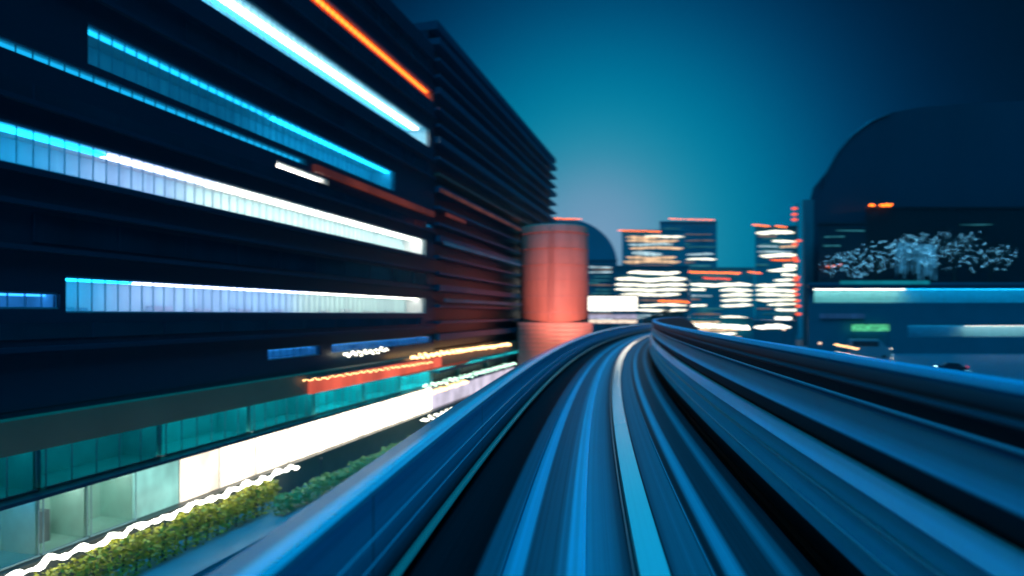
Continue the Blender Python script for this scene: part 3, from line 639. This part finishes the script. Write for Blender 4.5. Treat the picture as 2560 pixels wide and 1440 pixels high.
MB().box(-4.2, 4.2, 0, .6, CZ + (HOR - 828) / F * 140, CZ + (HOR - 811) / F * 140).build('sign_face', emi('green_glow', (90, 215, 150), .9, .6, 1.2), sg)
MB().box(-4.3, 4.3, -.05, .65, CZ + (HOR - 811) / F * 140 + .003, CZ + (HOR - 811) / F * 140 + .12).build('sign_frame', m_ledge, sg)
for x in (-4.0, 4.0): MB().box(x - .06, x + .06, .1, .2, 0, CZ + (HOR - 828) / F * 140).build('post', m_ledge, sg)
# fairy-lit trees on the terrace
tz = zc(706); m_tr = mat('night_leaf', (.01, .02, .02), .7, var=.5)
fl_c = emi('fairy_cyan', (110, 200, 245), 10)
for i, (px, h_, rd_, nn, lab) in enumerate(((2125, 5.4, 3.6, 170, 'fairy lit tree at the left end of the podium terrace'), (2190, 7.6, 3.6, 150, 'fairy lit tree left of the blue light curtain'),
        (2290, 9.6, 3.2, 230, 'tallest fairy lit tree just behind the blue light curtain'), (2385, 9.2, 4.2, 200, 'fairy lit tree right of the blue light curtain'), (2475, 7.2, 3.4, 110, 'fairy lit tree nearest the right edge of the photo'))):
    tree(lab, (P(px, 785, 154).x, 154, tz), h_ * KR, rd_ * KR * 1.12, m_tr, 900, 30 + i, lights=(fl_c, int(nn * .95), .05), leaf=.3)
lc = thing('light_curtain', 'hanging curtain of blue light strands among the fairy lit trees', 'lights', (P(2240, 785, 148).x, 148, tz)); lc.scale = (KR, KR, KR)
m_st = emi('strand_blue', (60, 150, 200), 1.0, .6, .9)
MB().tube([(0, 0, 7.6), (7.4, 0, 7.0)], .05, 5).build('top_bar', m_ledge, lc)
for x in (0, 7.4): MB().tube([(x, 0, 0), (x, 0, 7.6 - x * .08)], .06, 6).build('post', m_ledge, lc)
for i in range(22):
    x = .15 + i * .33; top = 7.5 - x * .08; L = random.uniform(2.5, 6.8)
    MB().tube([(x, 0, top), (x + random.uniform(-.1, .1), 0, top - L)], random.uniform(.03, .11), 5).build('light_strand', m_st, lc)
# street objects
def vehicle(label, loc, rz, L, Wd, Hh, paint, kind, cat, head, tail):
    o = thing(kind, label, cat, loc, rz); y0, y1 = -Wd / 2, Wd / 2
    van = Hh > 2
    pr = [(-L / 2, .35), (-L / 2, Hh * (.95 if van else .62)), (-L / 2 + .25, Hh), (L * .22, Hh), (L * .36, Hh * .62), (L / 2, Hh * .52), (L / 2, .35)] if van else \
         [(-L / 2, .35), (-L / 2, .85), (-L * .36, .95), (-L * .22, Hh), (L * .12, Hh), (L * .27, .98), (L / 2 - .1, .85), (L / 2, .4)]
    k = len(pr); mb = MB(); mb.v = [(x, y0, z) for x, z in pr] + [(x, y1, z) for x, z in pr]
    mb.f = [tuple(range(k))[::-1], tuple(range(k, 2 * k))] + [(i, (i + 1) % k, (i + 1) % k + k, i + k) for i in range(k)]
    mb.build('body', paint, o, bevel=.05)
    m_wg = mat('window_glass', (.02, .04, .05), .1); zt, zb = Hh * .9, Hh * .62
    for yy in (y0 - .012, y1 + .004):
        if van: MB().box(-L * .42, L * .2, yy, yy + .008, zb, zt).build('window', m_wg, o)
        else: MB().box(-L * .2, L * .1, yy, yy + .008, 1.0, Hh * .95).build('window', m_wg, o)
    MB().quad((L * .225, y0 + .1, Hh * .985), (L * .225, y1 - .1, Hh * .985), (L * .355, y1 - .1, Hh * .66), (L * .355, y0 + .1, Hh * .66)).build('windscreen', m_wg, o) if van else None
    m_ty = mat('tyre', (.02, .02, .02), .8)
    for x in (-L * .32, L * .32):
        for yy in (y0 + .1, y1 - .1):
            wv = MB().lathe([(.34, -.11), (.36, -.06), (.36, .06), (.34, .11)], 18).build('wheel', m_ty, o); wv.location = (x, yy, .36); wv.rotation_euler = (math.pi / 2, 0, 0)
    for yy in (y0 + .3, y1 - .3):
        hl = MB().lathe([(.13, 0), (.12, .05), (.05, .08)], 12).build('headlight', head, o); hl.location = (L / 2 + .0, yy, .72); hl.rotation_euler = (0, math.pi / 2, 0)
        MB().box(-L / 2 - .04, -L / 2 - .003, yy - .12, yy + .12, .7, .95).build('tail_light', tail, o)
    return o
hd_m = emi('headlight_glow', (170, 240, 255), 9); tl_m = emi('tail_glow', (255, 40, 20), 2.5)
vp = mat('teal_van_paint', (.08, .3, .38), .3, var=.1)
X = P(2174, 785, 130).x
vehicle('teal bus with bright headlights driving on the road below the podium', (X, 130, .004), math.radians(-25), 8.0, 2.4, 3.9, vp, 'bus', 'bus', hd_m, tl_m)
X = P(2378, 785, 98).x
vehicle('small dark car with red tail lights right of the teal bus', (X, 98, .004), math.radians(150), 4.2, 1.75, 1.45, mat('dark_paint', (.02, .03, .05), .3), 'parked_car', 'car', hd_m, tl_m)
garland(P(2088, 861, 126), P(2146, 873, 126), 22, .11, b_warm, 'warm bulb string left of the teal bus', .12)
garland(P(2090, 880, 126), P(2300, 922, 98), 60, .07, b_wh, 'long white bulb string on the kerb below the teal bus', .08)
garland(P(2228, 872, 126), P(2272, 1269, 124), 16, .1, b_wh, 'short white bulb string right of the teal bus', .14)
garland(P(2370, 918, 98), P(2462, 935, 98), 20, .05, b_cy, 'faint blue bulb string near the small dark car', .05)
garland(P(2512, 948, 88), P(2545, 953, 88), 9, .05, b_cy, 'faint blue bulb string near the right edge', .05)
for px, Y, hh, lab in ((2050, 128, 3.0, 'short street lamp left of the teal bus'), (1960, 120, 6.2, 'taller street lamp in front of the small white pavilion')):
    p = P(px, 785, Y); o = thing('street_lamp', lab, 'street lamp', (p.x, Y, 0), group='street lamps')
    MB().tube([(0, 0, 0), (0, 0, hh * .6), (0, 0, hh)], [.1, .07, .05], 8).build('pole', m_ledge, o)
    MB().lathe([(.05, hh - .1), (.22, hh), (.26, hh + .25), (.1, hh + .4)], 12).build('lamp_head', emi('street_lamp_glow', (255, 215, 180), 2.2), o, smooth=True)
# pavement kerbs on the right road
MB().box(0, 230, -.15, .0, 0, .14).build('kerb', m_kerb).location = (26, 137, 0)
bpy.data.objects['kerb.001']['kind'] = 'structure'

hm = bpy.data.materials.new('haze'); hm.use_nodes = True; hn = hm.node_tree; hn.nodes.clear()
ho = hn.nodes.new('ShaderNodeOutputMaterial'); pvn = hn.nodes.new('ShaderNodeVolumePrincipled')
pvn.inputs['Color'].default_value = (.15, .75, 1, 1); pvn.inputs['Density'].default_value = .00022; pvn.inputs['Anisotropy'].default_value = .3
hn.links.new(pvn.outputs[0], ho.inputs['Volume'])
hz = MB().box(-150, 330, -60, 420, -1.5, 120).build('haze', hm); hz['kind'] = 'stuff'
